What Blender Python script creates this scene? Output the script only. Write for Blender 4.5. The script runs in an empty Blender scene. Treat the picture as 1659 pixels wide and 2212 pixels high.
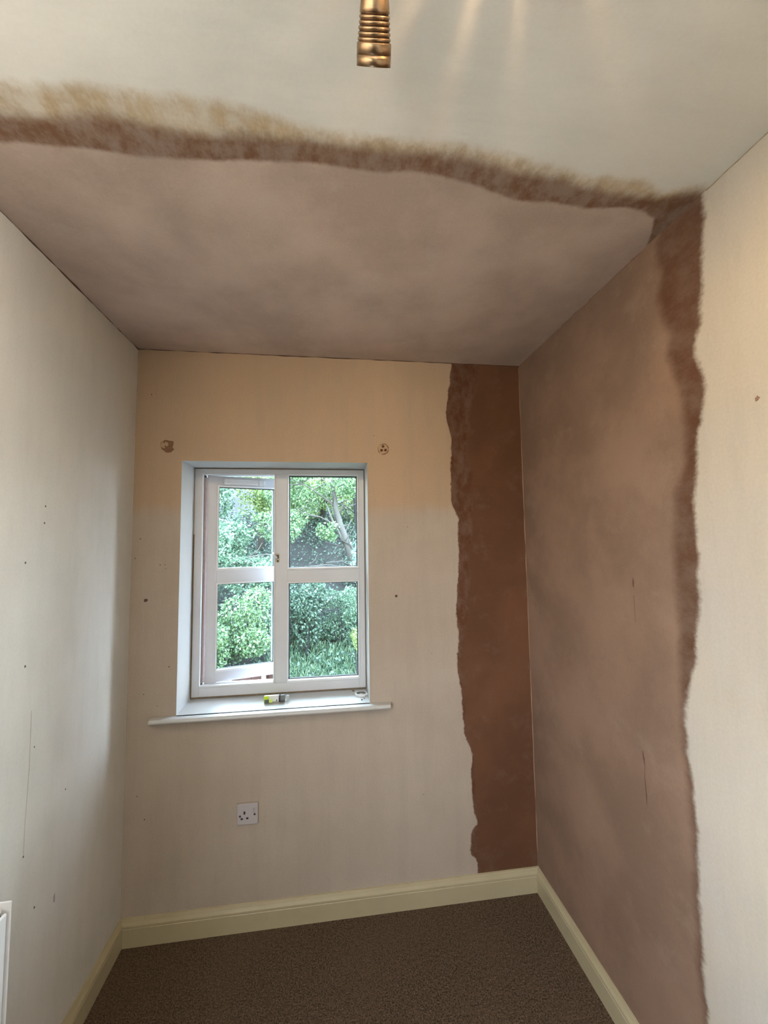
import bpy, bmesh, math, random
import numpy as np
from mathutils import Vector, Matrix, noise as mnoise

R = math.radians
scene = bpy.context.scene
COL = scene.collection
random.seed(7); rng = np.random.default_rng(7)

# ------------------------------------------------------------------ camera, world, lights, exposure
FPX = 873.04
cam_data = bpy.data.cameras.new('camera')
cam = bpy.data.objects.new('camera', cam_data); COL.objects.link(cam)
cam_data.sensor_fit = 'VERTICAL'; cam_data.sensor_height = 24.0
cam_data.lens = FPX / 2212 * 24.0
cam_data.clip_start = 0.02
_yaw, _pit, _rol = R(7.557), R(4.206), R(-0.797)
_f = Vector((math.sin(_yaw)*math.cos(_pit), math.cos(_yaw)*math.cos(_pit), math.sin(_pit)))
_r0 = Vector((math.cos(_yaw), -math.sin(_yaw), 0)); _u0 = _r0.cross(_f)
_r = math.cos(_rol)*_r0 + math.sin(_rol)*_u0
_u = -math.sin(_rol)*_r0 + math.cos(_rol)*_u0
M = Matrix((( _r.x, _u.x, -_f.x, 0.8222), (_r.y, _u.y, -_f.y, -1.8149), (_r.z, _u.z, -_f.z, 1.5536), (0, 0, 0, 1)))
cam.matrix_world = M
scene.camera = cam

scene.view_settings.view_transform = 'Standard'
scene.view_settings.look = 'None'
scene.view_settings.gamma = 1
scene.view_settings.use_curve_mapping = False
EXPOSURE = 1.53
scene.view_settings.exposure = EXPOSURE

SKY = 14.5
world = bpy.data.worlds.new('overcast_sky'); scene.world = world
world.use_nodes = True
wn = world.node_tree; wn.nodes.clear()
wo = wn.nodes.new('ShaderNodeOutputWorld'); bg = wn.nodes.new('ShaderNodeBackground')
tc = wn.nodes.new('ShaderNodeTexCoord'); sx = wn.nodes.new('ShaderNodeSeparateXYZ'); cr = wn.nodes.new('ShaderNodeValToRGB')
wn.links.new(tc.outputs['Generated'], sx.inputs[0]); wn.links.new(sx.outputs['Z'], cr.inputs[0])
els = cr.color_ramp.elements
els[0].position = 0.0; els[0].color = (.10, .11, .09, 1)
els[1].position = 1.0; els[1].color = (0.60, 0.77, 1.0, 1)
_h = els.new(0.02); _h.color = (0.80, 0.90, 1.0, 1)
wn.links.new(cr.outputs[0], bg.inputs[0]); bg.inputs[1].default_value = SKY
wn.links.new(bg.outputs[0], wo.inputs[0])

def area(name, loc, rot, sx_, sy_, power, color, portal=False):
    l = bpy.data.lights.new(name, 'AREA'); l.shape = 'RECTANGLE'; l.size = sx_; l.size_y = sy_
    l.energy = power; l.color = color
    if portal: l.cycles.is_portal = True
    o = bpy.data.objects.new(name, l); COL.objects.link(o); o.location = loc; o.rotation_euler = rot
    return o
# sky portal in the window opening (faces into the room, -Y)
area('window_sky_portal', (0.59, 0.46, 1.385), (R(-90), 0, 0), 0.86, 1.14, 1, (1, 1, 1), portal=True)
REAR = -4.1
# fill daylight through the side window added behind the viewer
area('added_window_portal', (-.055, -2.80, 1.45), (0, R(-90), 0), 1.1, .80, 1, (1, 1, 1), portal=True)

# ------------------------------------------------------------------ helpers
def mesh_obj(name, bm, mat=None, parent=None, smooth=False):
    me = bpy.data.meshes.new(name)
    bmesh.ops.recalc_face_normals(bm, faces=bm.faces[:])
    bm.to_mesh(me); bm.free()
    o = bpy.data.objects.new(name, me); COL.objects.link(o)
    if mat:
        for m_ in (mat if isinstance(mat, (list, tuple)) else [mat]): me.materials.append(m_)
    if smooth:
        for p in me.polygons: p.use_smooth = True
    if parent: o.parent = parent
    return o
def empty(name, loc=(0, 0, 0)):
    o = bpy.data.objects.new(name, None); COL.objects.link(o); o.location = loc; o.empty_display_size = .05
    return o
def tag(o, label=None, cat=None, group=None, kind=None):
    if label: o['label'] = label
    if cat: o['category'] = cat
    if group: o['group'] = group
    if kind: o['kind'] = kind
    return o
def sub(parent, o):           # parent keeping world placement (parents are only translated)
    o.parent = parent; o.location = Vector(o.location) - parent.location
    return o
def box(bm, x0, x1, y0, y1, z0, z1, bev=0.0, mtx=None, seg=2):
    r = bmesh.ops.create_cube(bm, size=1.0)
    vs = r['verts']
    for v in vs:
        v.co = Vector(((x0+x1)/2 + v.co.x*(x1-x0), (y0+y1)/2 + v.co.y*(y1-y0), (z0+z1)/2 + v.co.z*(z1-z0)))
    if bev > 0:
        es = list({e for v in vs for e in v.link_edges})
        rr = bmesh.ops.bevel(bm, geom=es, offset=bev, segments=seg, profile=0.6, affect='EDGES')
        vs = list({v for f in rr['faces'] for v in f.verts} | {v for v in vs if v.is_valid})
    if mtx is not None:
        bmesh.ops.transform(bm, matrix=mtx, verts=[v for v in vs if v.is_valid])
    return vs
def lathe(bm, prof, n=48, mtx=None, cap0=True, cap1=True):
    rings = []
    for (r, z) in prof:
        rings.append([bm.verts.new((r*math.cos(2*math.pi*i/n), r*math.sin(2*math.pi*i/n), z)) for i in range(n)])
    for a, b in zip(rings, rings[1:]):
        for i in range(n):
            bm.faces.new((a[i], a[(i+1) % n], b[(i+1) % n], b[i]))
    if cap0: bm.faces.new(rings[0][::-1])
    if cap1: bm.faces.new(rings[-1])
    vs = [v for r_ in rings for v in r_]
    if mtx is not None: bmesh.ops.transform(bm, matrix=mtx, verts=vs)
    return vs
def tube(bm, pts, rad, n=10, caps=True):
    pts = [Vector(p) for p in pts]
    rads = rad if isinstance(rad, (list, tuple)) else [rad]*len(pts)
    rings = []; up = Vector((0.13, 0.21, 0.97))
    for i, p in enumerate(pts):
        t = (pts[min(i+1, len(pts)-1)] - pts[max(i-1, 0)]).normalized()
        a = t.cross(up)
        if a.length < 1e-3: a = t.cross(Vector((1, 0, 0)))
        a.normalize(); b = t.cross(a)
        rings.append([bm.verts.new(p + rads[i]*(a*math.cos(2*math.pi*k/n) + b*math.sin(2*math.pi*k/n))) for k in range(n)])
    for A, B in zip(rings, rings[1:]):
        for k in range(n):
            bm.faces.new((A[k], A[(k+1) % n], B[(k+1) % n], B[k]))
    if caps:
        bm.faces.new(rings[0][::-1]); bm.faces.new(rings[-1])
def extrude_profile(bm, prof, p0, p1, out, m0=0.0, m1=0.0):
    """profile (d, z): d measured along 'out' from the wall; ends mitred by m0/m1 per unit d"""
    p0 = Vector(p0); p1 = Vector(p1); out = Vector(out); t = (p1-p0).normalized()
    A = [bm.verts.new(p0 + out*d + Vector((0, 0, z)) + t*d*m0) for d, z in prof]
    B = [bm.verts.new(p1 + out*d + Vector((0, 0, z)) - t*d*m1) for d, z in prof]
    n = len(prof)
    for i in range(n): bm.faces.new((A[i], A[(i+1) % n], B[(i+1) % n], B[i]))
    bm.faces.new(A[::-1]); bm.faces.new(B)

# ------------------------------------------------------------------ material helpers
class NT:
    def __init__(s, name):
        s.m = bpy.data.materials.new(name); s.m.use_nodes = True
        s.t = s.m.node_tree; s.t.nodes.clear()
        s.out = s.n('ShaderNodeOutputMaterial'); s.b = s.n('ShaderNodeBsdfPrincipled')
        s.l(s.b.outputs[0], s.out.inputs[0])
        s.tc = s.n('ShaderNodeTexCoord')
    def n(s, k): return s.t.nodes.new(k)
    def l(s, a, b): s.t.links.new(a, b)
    def val(s, sock, v):
        if isinstance(v, (int, float)): sock.default_value = v
        elif isinstance(v, (tuple, list)): sock.default_value = (*v, 1) if len(v) == 3 and sock.type == 'RGBA' else v
        else: s.l(v, sock)
    def math(s, op, a, b=0.0, c=None, clamp=False):
        n = s.n('ShaderNodeMath'); n.operation = op; n.use_clamp = clamp
        s.val(n.inputs[0], a); s.val(n.inputs[1], b)
        if c is not None: s.val(n.inputs[2], c)
        return n.outputs[0]
    def noise(s, scale, detail=4, rough=0.55, mapping=(1, 1, 1), dist=0.0, loc=(0, 0, 0)):
        mp = s.n('ShaderNodeMapping'); mp.inputs['Scale'].default_value = mapping; mp.inputs['Location'].default_value = loc
        s.l(s.tc.outputs['Object'], mp.inputs[0])
        n = s.n('ShaderNodeTexNoise'); n.inputs['Scale'].default_value = scale; n.inputs['Detail'].default_value = detail
        n.inputs['Roughness'].default_value = rough; n.inputs['Distortion'].default_value = dist
        s.l(mp.outputs[0], n.inputs['Vector'])
        return n.outputs[0]
    def attr(s, name):
        a = s.n('ShaderNodeAttribute'); a.attribute_name = name; return a.outputs['Fac']
    def mix(s, fac, a, b, mode='MIX'):
        n = s.n('ShaderNodeMix'); n.data_type = 'RGBA'; n.blend_type = mode; n.clamp_factor = True
        s.val(n.inputs[0], fac); s.val(n.inputs[6], a); s.val(n.inputs[7], b)
        return n.outputs[2]
    def smooth(s, v, lo, hi):
        n = s.n('ShaderNodeMapRange'); n.interpolation_type = 'SMOOTHSTEP'
        s.val(n.inputs[0], v); n.inputs[1].default_value = lo; n.inputs[2].default_value = hi
        n.inputs[3].default_value = 0; n.inputs[4].default_value = 1
        return n.outputs[0]
    def bump(s, h, strength=0.2, dist=0.002):
        n = s.n('ShaderNodeBump'); n.inputs['Strength'].default_value = strength; n.inputs['Distance'].default_value = dist
        s.l(h, n.inputs['Height']); s.l(n.outputs[0], s.b.inputs['Normal'])
    def base(s, c): s.val(s.b.inputs['Base Color'], c)
    def rough(s, r): s.val(s.b.inputs['Roughness'], r)

def simple(name, c, rough=0.5, metal=0.0, var=0.06, scale=40, bump=0.0):
    t = NT(name)
    nz = t.noise(scale, 5, .6)
    dark = tuple(x*(1-var) for x in c); light = tuple(min(1, x*(1+var)) for x in c)
    t.base(t.mix(nz, dark, light)); t.rough(rough); t.b.inputs['Metallic'].default_value = metal
    if bump: t.bump(nz, bump, .001)
    return t.m

CREAM = (0.62, 0.53, 0.41); CREAM_HI = (0.70, 0.64, 0.54)
def plaster_material(name, paint, paint2, band, plaster, edge_soft, inner_soft, amp, brush, thin=None, zsplit=None, streak=(1, 1, 1), dirt=False, band_var=0.5, z_tone=None):
    """thinned paint / wet brown smear / bare pink plaster, split along the 'edge_*' attributes (metres inside the plaster)"""
    t = NT(name)
    n_big = t.noise(2.3, 5, .6)
    n_mid = t.noise(11, 6, .62, mapping=streak)
    n_fine = t.noise(140, 3, .6)
    n_st = t.noise(26, 4, .7, mapping=streak)
    col = t.mix(t.smooth(n_big, .35, .65), paint, paint2)
    if zsplit:
        sz = t.n('ShaderNodeSeparateXYZ'); t.l(t.tc.outputs['Object'], sz.inputs[0])
        zz = t.math('ADD', sz.outputs['Z'], t.math('MULTIPLY', t.math('SUBTRACT', n_mid, .5), .10))
        up = t.smooth(zz, zsplit[0]-.04, zsplit[0]+.04)
        col = t.mix(up, col, zsplit[1])
    if z_tone:
        sz = t.n('ShaderNodeSeparateXYZ'); t.l(t.tc.outputs['Object'], sz.inputs[0])
        col = t.mix(t.math('MULTIPLY', t.smooth(sz.outputs['Z'], z_tone[0], z_tone[1]), z_tone[2]), col, z_tone[3])
    # mottling of the thin coat
    col = t.mix(t.math('MULTIPLY', t.smooth(n_mid, .40, .72), .22), col, tuple(c*.74 for c in paint))
    col = t.mix(t.math('MULTIPLY', t.smooth(n_st, .56, .74), .10), col, tuple(c*.66 for c in paint))
    if brush is not None:
        jit = t.noise(brush[0], 4, .75, mapping=brush[1])
        fine_j = t.noise(brush[0]*3.2, 3, .7, mapping=brush[1], loc=(3, 1, 2))
        wob = t.noise(8, 6, .72)
        def pert(a, k):
            v = t.math('ADD', a, t.math('MULTIPLY', t.math('SUBTRACT', jit, .5), amp*k*.8))
            v = t.math('ADD', v, t.math('MULTIPLY', t.math('SUBTRACT', fine_j, .5), amp*k*.6))
            return t.math('ADD', v, t.math('MULTIPLY', t.math('SUBTRACT', wob, .5), amp*1.8*k))
        if thin:
            th = t.smooth(pert(t.attr('edge_thin'), 1.3), -.015, .02)
            thn = t.math('MULTIPLY', th, t.math('ADD', .45, t.math('MULTIPLY', t.smooth(jit, .35, .65), .5)))
            tone = t.mix(t.smooth(wob, .4, .6), thin, tuple(c*.82 for c in thin))
            col = t.mix(thn, col, tone)
        eo = t.smooth(pert(t.attr('edge_outer'), 1), -edge_soft, edge_soft)
        ei = t.smooth(pert(t.attr('edge_inner'), .7), -inner_soft, inner_soft)
        bn = t.noise(24, 5, .7, mapping=brush[1])
        bcol = t.mix(t.math('MULTIPLY', t.smooth(bn, .35, .68), band_var), band, tuple(.5*a+.5*b for a, b in zip(band, paint)))
        pn = t.noise(3.1, 6, .6, loc=(5, 5, 5))
        pcol = t.mix(t.smooth(pn, .35, .68), tuple(c*.86 for c in plaster), tuple(min(1, c*1.13) for c in plaster))
        pm = t.noise(9, 5, .7, loc=(2, 7, 1))
        pcol = t.mix(t.math('MULTIPLY', t.smooth(pm, .52, .75), .35), pcol, tuple(.75*a+.25*b for a, b in zip(plaster, paint)))
        col = t.mix(eo, col, bcol)
        col = t.mix(t.math('MULTIPLY', eo, ei), col, pcol)
    col = t.mix(.10, col, t.mix(n_fine, (0, 0, 0), (1, 1, 1)), 'OVERLAY')
    t.base(col); t.rough(.78); t.b.inputs['Specular IOR Level'].default_value = .25
    h = t.math('ADD', t.math('MULTIPLY', n_fine, .35), t.math('MULTIPLY', n_mid, 1.2))
    t.bump(h, .22, .0025)
    return t.m

BAND = (0.255, 0.115, 0.058); PLASTER = (0.36, 0.225, 0.165)
M_ceil = plaster_material('ceiling_paint_and_plaster', (.76, .755, .72), (.70, .69, .65), (.19, .100, .056), (.50, .395, .335),
                          .018, .007, .016, (16, (1, .6, 1)), thin=(.52, .40, .25), streak=(.35, 1.6, 1), band_var=.35)
M_right = plaster_material('right_wall_paint_and_plaster', (.50, .44, .36), (.48, .435, .385), (.105, .048, .026), (.235, .150, .105),
                           .010, .020, .022, (22, (1, .5, .8)), streak=(1, 1.8, .30), band_var=.22)
M_back = plaster_material('back_wall_paint_and_plaster', (.44, .375, .315), (.41, .343, .285), (.10, .037, .015), (.130, .058, .030),
                          .0035, .012, .018, (24, (.8, 1, .5)), zsplit=(1.70, (.44, .322, .222)), streak=(1.5, 1, .18), band_var=.30)
M_left = plaster_material('left_wall_thin_paint', (.62, .60, .56), (.58, .56, .515), BAND, PLASTER, .01, .01, .02, None, streak=(1, 1.6, .30), z_tone=(1.5, 2.4, .50, (.60, .545, .455)))  # z_tone puts the lamps' warm light into the upper wall colour
M_rear = plaster_material('rear_wall_paint', (.66, .60, .50), (.62, .56, .46), BAND, PLASTER, .01, .01, .02, None)

# carpet
t = NT('brown_twist_carpet')
nf = t.noise(190, 3, .75); nm = t.noise(75, 4, .7); nb = t.noise(3, 4, .6)
c = t.mix(t.smooth(nf, .3, .7), (.030, .019, .011), (.22, .155, .105))
c = t.mix(t.math('MULTIPLY', t.smooth(nm, .45, .7), .5), c, (.03, .018, .010))
c = t.mix(t.math('MULTIPLY', t.smooth(nb, .4, .7), .25), c, (.15, .105, .065))
t.base(c); t.rough(.95); t.b.inputs['Specular IOR Level'].default_value = .1
t.bump(t.math('ADD', nf, nm), .9, .006); M_carpet = t.m

# yellowed gloss on the skirting
t = NT('yellowed_cream_gloss')
n1 = t.noise(7, 5, .6); n2 = t.noise(60, 4, .6)
c = t.mix(n1, (.38, .325, .20), (.47, .41, .275)); c = t.mix(t.math('MULTIPLY', t.smooth(n2, .62, .75), .35), c, (.30, .23, .13))
t.base(c); t.rough(.42); t.bump(n2, .08, .001); M_skirt = t.m
M_white = simple('white_gloss_paint', (.52, .53, .525), .35, var=.03, scale=12)
M_upvc = simple('white_plastic_window_frame', (.60, .61, .645), .32, var=.04, scale=9)
M_bead = simple('white_glazing_bead', (.70, .71, .73), .3, var=.02)
M_gasket = simple('black_rubber_gasket', (.02, .02, .022), .6)
M_grime = simple('grimy_brown_sealant', (.16, .12, .075), .7, var=.5, scale=60)
M_pinkstrip = simple('weathered_hinge_strip', (.42, .34, .34), .6, var=.25, scale=50)
M_brick = simple('outer_brick', (.25, .12, .08), .9, var=.3, scale=30)
M_radi = simple('white_enamel', (.74, .75, .77), .28, var=.02)
M_dark = simple('dark_interior', (.02, .02, .022), .7)
M_socket = simple('grey_white_plastic', (.46, .43, .45), .4, var=.05)
M_hole = simple('dark_socket_hole', (.012, .010, .010), .7)
M_screw = simple('tarnished_screw_head', (.07, .055, .05), .5, metal=.4)
M_torn = simple('torn_brown_plaster', (.20, .105, .055), .9, var=.45, scale=70, bump=.6)
M_filler = simple('tan_filler', (.40, .28, .18), .9, var=.25, scale=90, bump=.5)
M_fleck = simple('dark_fleck', (.10, .07, .05), .9)
M_crack = simple('dark_crack', (.10, .05, .035), .9)

t = NT('antique_brass')
n1 = t.noise(6, 4, .6, mapping=(1, 1, 1)); n2 = t.noise(160, 3, .6)
c = t.mix(n1, (.38, .25, .145), (.50, .345, .21)); c = t.mix(t.math('MULTIPLY', t.smooth(n2, .55, .7), .25), c, (.22, .13, .07))
t.base(c); t.b.inputs['Metallic'].default_value = 1; t.rough(.30); M_brass = t.m
M_brassdark = simple('brass_groove_patina', (.10, .05, .025), .45, metal=.8)
def emis(name, c, s):
    t = NT(name); t.base(c); t.b.inputs['Emission Color'].default_value = (*c, 1); t.b.inputs['Emission Strength'].default_value = s
    return t.m
M_bulb = emis('warm_bulb_face', (1, .72, .42), 12)

t = NT('window_glass')
t.t.nodes.remove(t.b)
g = t.n('ShaderNodeBsdfGlossy'); g.inputs['Roughness'].default_value = .0
tr = t.n('ShaderNodeBsdfTransparent'); tr.inputs[0].default_value = (.90, .955, .945, 1)
lw = t.n('ShaderNodeFresnel'); lw.inputs[0].default_value = 1.35
ms = t.n('ShaderNodeMixShader'); t.l(lw.outputs[0], ms.inputs[0]); t.l(tr.outputs[0], ms.inputs[1]); t.l(g.outputs[0], ms.inputs[2])
t.l(ms.outputs[0], t.out.inputs[0]); M_glass = t.m
t = NT('clear_plastic'); t.base((.85, .9, .9)); t.rough(.15); t.b.inputs['Transmission Weight'].default_value = .8; M_clear = t.m

# ------------------------------------------------------------------ room dimensions
W, H = 1.736, 2.40
WX0, WX1, WZ0, WZ1 = 0.190, 0.989, 0.836, 1.913      # opening in the back wall
FD = 0.165                                            # depth of the window frame's face

CA = [(-.1,-.985),(0.184,-0.993),(0.225,-0.993),(0.291,-1.0),(0.361,-1.011),(0.405,-1.015),(0.453,-1.007),(0.486,-1.002),(0.575,-0.998),(0.647,-1.012),(0.716,-1.005),(0.812,-1.012),(0.936,-1.006),(1.042,-1.013),(1.147,-1.015),(1.244,-0.992),(1.325,-0.99),(1.421,-0.976),(1.518,-0.968),(1.646,-0.966),(1.726,-0.996)]
CB = [(-.1,-.93),(0.14,-0.932),(0.23,-0.936),(0.321,-0.937),(0.42,-0.931),(0.558,-0.94),(0.659,-0.952),(0.811,-0.959),(0.942,-0.955),(1.016,-0.966),(1.083,-0.962),(1.172,-0.947),(1.279,-0.918),(1.395,-0.92),(1.493,-0.917),(1.58,-.93),(1.64,-.92),(1.68,-.90),(1.71,-.86),(1.74,-.80)]
CC = [(-.1,-1.05),(0.226,-1.05),(0.348,-1.061),(0.428,-1.063),(0.512,-1.069),(0.594,-1.067),(0.678,-1.056),(0.743,-1.042),(0.836,-1.025),(0.933,-1.026),(1.008,-1.028),(1.109,-1.034),(1.231,-1.019),(1.315,-1.007),(1.41,-0.994),(1.569,-0.997),(1.628,-0.972),(1.721,-1.001)]
RD = [(2.398,-0.992),(2.283,-0.982),(2.147,-0.97),(2.083,-0.959),(2.035,-0.934),(1.956,-0.954),(1.907,-0.954),(1.817,-0.931),(1.733,-0.925),(1.66,-0.907),(1.579,-0.907),(1.5,-0.91),(1.373,-0.9),(1.345,-0.889),(1.233,-0.88),(1.178,-0.857),(1.119,-0.84),(1.042,-0.834),(0.979,-0.836),(0.931,-0.844),(0.87,-0.845),(0.813,-0.852),(0.713,-0.844),(0.584,-0.841),(0.491,-0.845),(0.364,-0.846),(0,-.85)]
RE = [(2.426,-0.868),(2.387,-0.849),(2.335,-0.845),(2.271,-0.859),(2.231,-0.837),(2.158,-0.847),(2.098,-0.873),(2.061,-0.855),(1.944,-0.886),(1.827,-0.896),(1.739,-0.889),(1.667,-0.851),(1.553,-0.839),(1.44,-0.833),(1.329,-0.837),(1.246,-0.83),(1.164,-0.831),(1.036,-0.821),(0.959,-0.827),(0.862,-0.832),(0.704,-0.833),(0.475,-0.828),(0.355,-0.838),(0,-.84)]
BF = [(2.42,1.40),(2.39,1.397),(2.271,1.381),(2.136,1.361),(2.046,1.388),(1.865,1.379),(1.726,1.38),(1.665,1.409),(1.47,1.408),(1.373,1.401),(1.229,1.388),(1.135,1.398),(0.994,1.386),(0.863,1.406),(0.825,1.405),(0.687,1.416),(0.603,1.448),(0.541,1.437),(0.377,1.445),(0.306,1.457),(0.272,1.429),(0.186,1.426),(0.146,1.459),(0,1.46)]
BG = [(2.42,1.53),(2.38,1.531),(2.297,1.528),(2.171,1.48),(2.068,1.477),(1.965,1.458),(1.886,1.483),(1.704,1.482),(1.566,1.473),(1.47,1.454),(1.372,1.463),(1.275,1.449),(1.208,1.451),(1.153,1.425),(0.993,1.41),(0.824,1.413),(0.687,1.426),(0.579,1.457),(0.377,1.451),(0.305,1.464),(0.182,1.456),(0.145,1.467),(0,1.47)]
def interp(L, v):
    L = sorted(L); return np.interp(v, [a for a, _ in L], [b for _, b in L])

def grid_surface(name, us, vs, to3, mats, attrs=None, hole=None):
    us = sorted(set(np.round(us, 5))); vs = sorted(set(np.round(vs, 5)))
    nu, nv = len(us), len(vs)
    verts = [to3(u, v) for u in us for v in vs]
    faces = []
    for i in range(nu-1):
        for j in range(nv-1):
            uc = (us[i]+us[i+1])/2; vc = (vs[j]+vs[j+1])/2
            if hole and hole[0] < uc < hole[1] and hole[2] < vc < hole[3]: continue
            faces.append((i*nv+j, (i+1)*nv+j, (i+1)*nv+j+1, i*nv+j+1))
    me = bpy.data.meshes.new(name); me.from_pydata(verts, [], faces)
    me.materials.append(mats)
    if attrs:
        for k, fn in attrs.items():
            a = me.attributes.new(k, 'FLOAT', 'POINT')
            a.data.foreach_set('value', [float(fn(u, v)) for u in us for v in vs])
    o = bpy.data.objects.new(name, me); COL.objects.link(o)
    o['kind'] = 'structure'
    return o
fine = lambda a, b, s: list(np.arange(a, b, s)) + [b]
far = 5.0
ceiling = grid_surface('ceiling', fine(0, W, .02), [REAR, -3, -2.2] + fine(-1.6, 0, .02), lambda x, y: (x, y, H), M_ceil,
    {'edge_outer': lambda x, y: y-interp(CA, x), 'edge_inner': lambda x, y: y-interp(CB, x), 'edge_thin': lambda x, y: y-interp(CC, x)+.008*min(1, max(0, (x-.6)/.3))})
wall_right = grid_surface('wall_right', [REAR, -3, -2.2] + fine(-1.6, 0, .02), fine(0, H, .02), lambda y, z: (W, y, z), M_right,
    {'edge_outer': lambda y, z: y-interp(RD, z), 'edge_inner': lambda y, z: y-interp(RE, z)})
wall_back = grid_surface('wall_back', fine(0, W, .02) + [WX0, WX1], fine(0, H, .02) + [WZ0, WZ1], lambda x, z: (x, 0, z), M_back,
    {'edge_outer': lambda x, z: x-interp(BF, z), 'edge_inner': lambda x, z: x-interp(BG, z)}, hole=(WX0, WX1, WZ0, WZ1))
wall_left = grid_surface('wall_left', [REAR, -3.2, -2.4, -1, 0], [0, .9, 2.0, H], lambda y, z: (0, y, z), M_left, hole=(-3.2, -2.4, .9, 2.0))
# side window added out of view behind the viewer, to let in fill daylight
for nm, xs_, yy, zz in (('added_window', (-.05, -.002), (-3.2, -2.4), (.9, 2.0)),):
    w2 = empty(nm, (xs_[0], yy[0], zz[0])); w2['kind'] = 'structure'
    bm = bmesh.new()
    for a in ((yy[0], yy[0]+.04, zz[0], zz[1]), (yy[1]-.04, yy[1], zz[0], zz[1]), (yy[0]+.04, yy[1]-.04, zz[0], zz[0]+.04), (yy[0]+.04, yy[1]-.04, zz[1]-.04, zz[1])):
        box(bm, xs_[0], xs_[1], a[0], a[1], a[2], a[3], .003)
    sub(w2, mesh_obj('window_frame', bm, M_upvc))
floor = grid_surface('floor', [0, W/2, W], [REAR, -2, 0], lambda x, y: (x, y, 0), M_carpet)
wall_rear = grid_surface('wall_rear', [0, W/2, W], [0, 1.2, H], lambda x, z: (x, REAR, z), M_rear)

# reveal lining of the window and the outer brick reveal
bm = bmesh.new()
def quad(bm, *p): return bm.faces.new([bm.verts.new(v) for v in p])
e = .0
for (x0, y0, y1, m_) in ((0, 0, .42, 0), ):  # outer reveal deepened so that it shades the open casement
    quad(bm, (WX0, 0, WZ0), (WX0, y1, WZ0), (WX0, y1, WZ1), (WX0, 0, WZ1))
    quad(bm, (WX1, 0, WZ0), (WX1, y1, WZ0), (WX1, y1, WZ1), (WX1, 0, WZ1))
    quad(bm, (WX0, 0, WZ1), (WX1, 0, WZ1), (WX1, y1, WZ1), (WX0, y1, WZ1))
    quad(bm, (WX0, 0, WZ0), (WX1, 0, WZ0), (WX1, y1, WZ0), (WX0, y1, WZ0))
rev = mesh_obj('trim_1', bm, M_white); rev['kind'] = 'structure'
bm = bmesh.new()
for a in ((-.6, WX0-.0, -1.5, 3.2), (WX1, 2.4, -1.5, 3.2), (WX0, WX1, -1.5, WZ0-.0), (WX0, WX1, WZ1, 3.2)):
    quad(bm, (a[0], .42, a[2]), (a[1], .42, a[2]), (a[1], .42, a[3]), (a[0], .42, a[3]))
ow = mesh_obj('wall_outside', bm, M_brick); ow['kind'] = 'structure'

# ------------------------------------------------------------------ skirting boards
SKP = [(0, 0), (.016, 0), (.016, .066), (.0145, .069), (.016, .072), (.0155, .078), (.010, .088), (.006, .098), (0, .099)]
for nm, a, b, out in (('baseboard_back', (0, 0, 0), (W, 0, 0), (0, -1, 0)),
                      ('baseboard_right', (W, 0, 0), (W, REAR, 0), (-1, 0, 0)),
                      ('baseboard_left', (0, REAR, 0), (0, 0, 0), (1, 0, 0))):
    bm = bmesh.new()
    m0 = 1 if nm != 'baseboard_left' else 0; m1 = 0 if nm == 'baseboard_right' else 1
    extrude_profile(bm, SKP, a, b, out, m0, m1)
    mesh_obj(nm, bm, M_skirt)['kind'] = 'structure'

# ------------------------------------------------------------------ window
win = empty('window_1', (0.59, FD, .862)); win['kind'] = 'structure'
Y0, Y1 = FD, FD+.062
fx0, fx1, fz0, fz1 = .191, .988, .860, 1.910
ox0, ox1 = .226, .559          # casement opening
px0, px1 = .618, .957          # fixed pane
oz0, oz1 = .906, 1.885
tz0, tz1 = 1.368, 1.427
bm = bmesh.new()
box(bm, fx0, ox0, Y0, Y1, fz0, fz1, .004); box(bm, px1, fx1, Y0, Y1, fz0, fz1, .004)
box(bm, ox0-.002, px1+.002, Y0+.0003, Y1, fz0, oz0, .004); box(bm, ox0-.002, px1+.002, Y0+.0003, Y1, oz1, fz1, .004)
frame = sub(win, mesh_obj('window_frame', bm, M_upvc))
bm = bmesh.new(); box(bm, ox1, px0, Y0+.0008, Y1, oz0-.001, oz1+.001, .003); sub(win, mesh_obj('mullion', bm, M_upvc))
bm = bmesh.new(); box(bm, px0-.001, px1+.001, Y0+.0014, Y1, tz0, tz1, .003); sub(win, mesh_obj('transom', bm, M_upvc))
# glazing beads of the two fixed lights + bright lip round the casement opening
def bead_rect(bm, x0, x1, z0, z1, y0, y1, w, sill=None):
    sill = sill or w
    box(bm, x0, x0+w, y0, y1, z0, z1, .0015); box(bm, x1-w, x1, y0, y1, z0, z1, .0015)
    box(bm, x0+w, x1-w, y0, y1, z0, z0+sill, .0015); box(bm, x0+w, x1-w, y0, y1, z1-w, z1, .0015)
for (a, b_) in ((oz0, tz0), (tz1, oz1)):
    bm = bmesh.new(); bead_rect(bm, px0-.001, px1+.001, a-.001, b_+.001, Y0-.004, Y0+.03, .006, .010)
    sub(win, mesh_obj('glazing_bead', bm, M_bead))
    bm = bmesh.new(); bead_rect(bm, px0+.005, px1-.005, a+.008, b_-.005, Y0+.02, Y0+.034, .004)
    sub(win, mesh_obj('gasket', bm, M_gasket))
    bm = bmesh.new(); box(bm, px0+.003, px1-.003, Y0+.034, Y0+.038, a+.003, b_-.003)
    sub(win, mesh_obj('pane', bm, M_glass))
bm = bmesh.new(); bead_rect(bm, ox0-.001, ox1+.001, oz0-.001, oz1+.001, Y0-.004, Y0+.012, .005, .008)
sub(win, mesh_obj('opening_lip', bm, M_bead))
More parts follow.
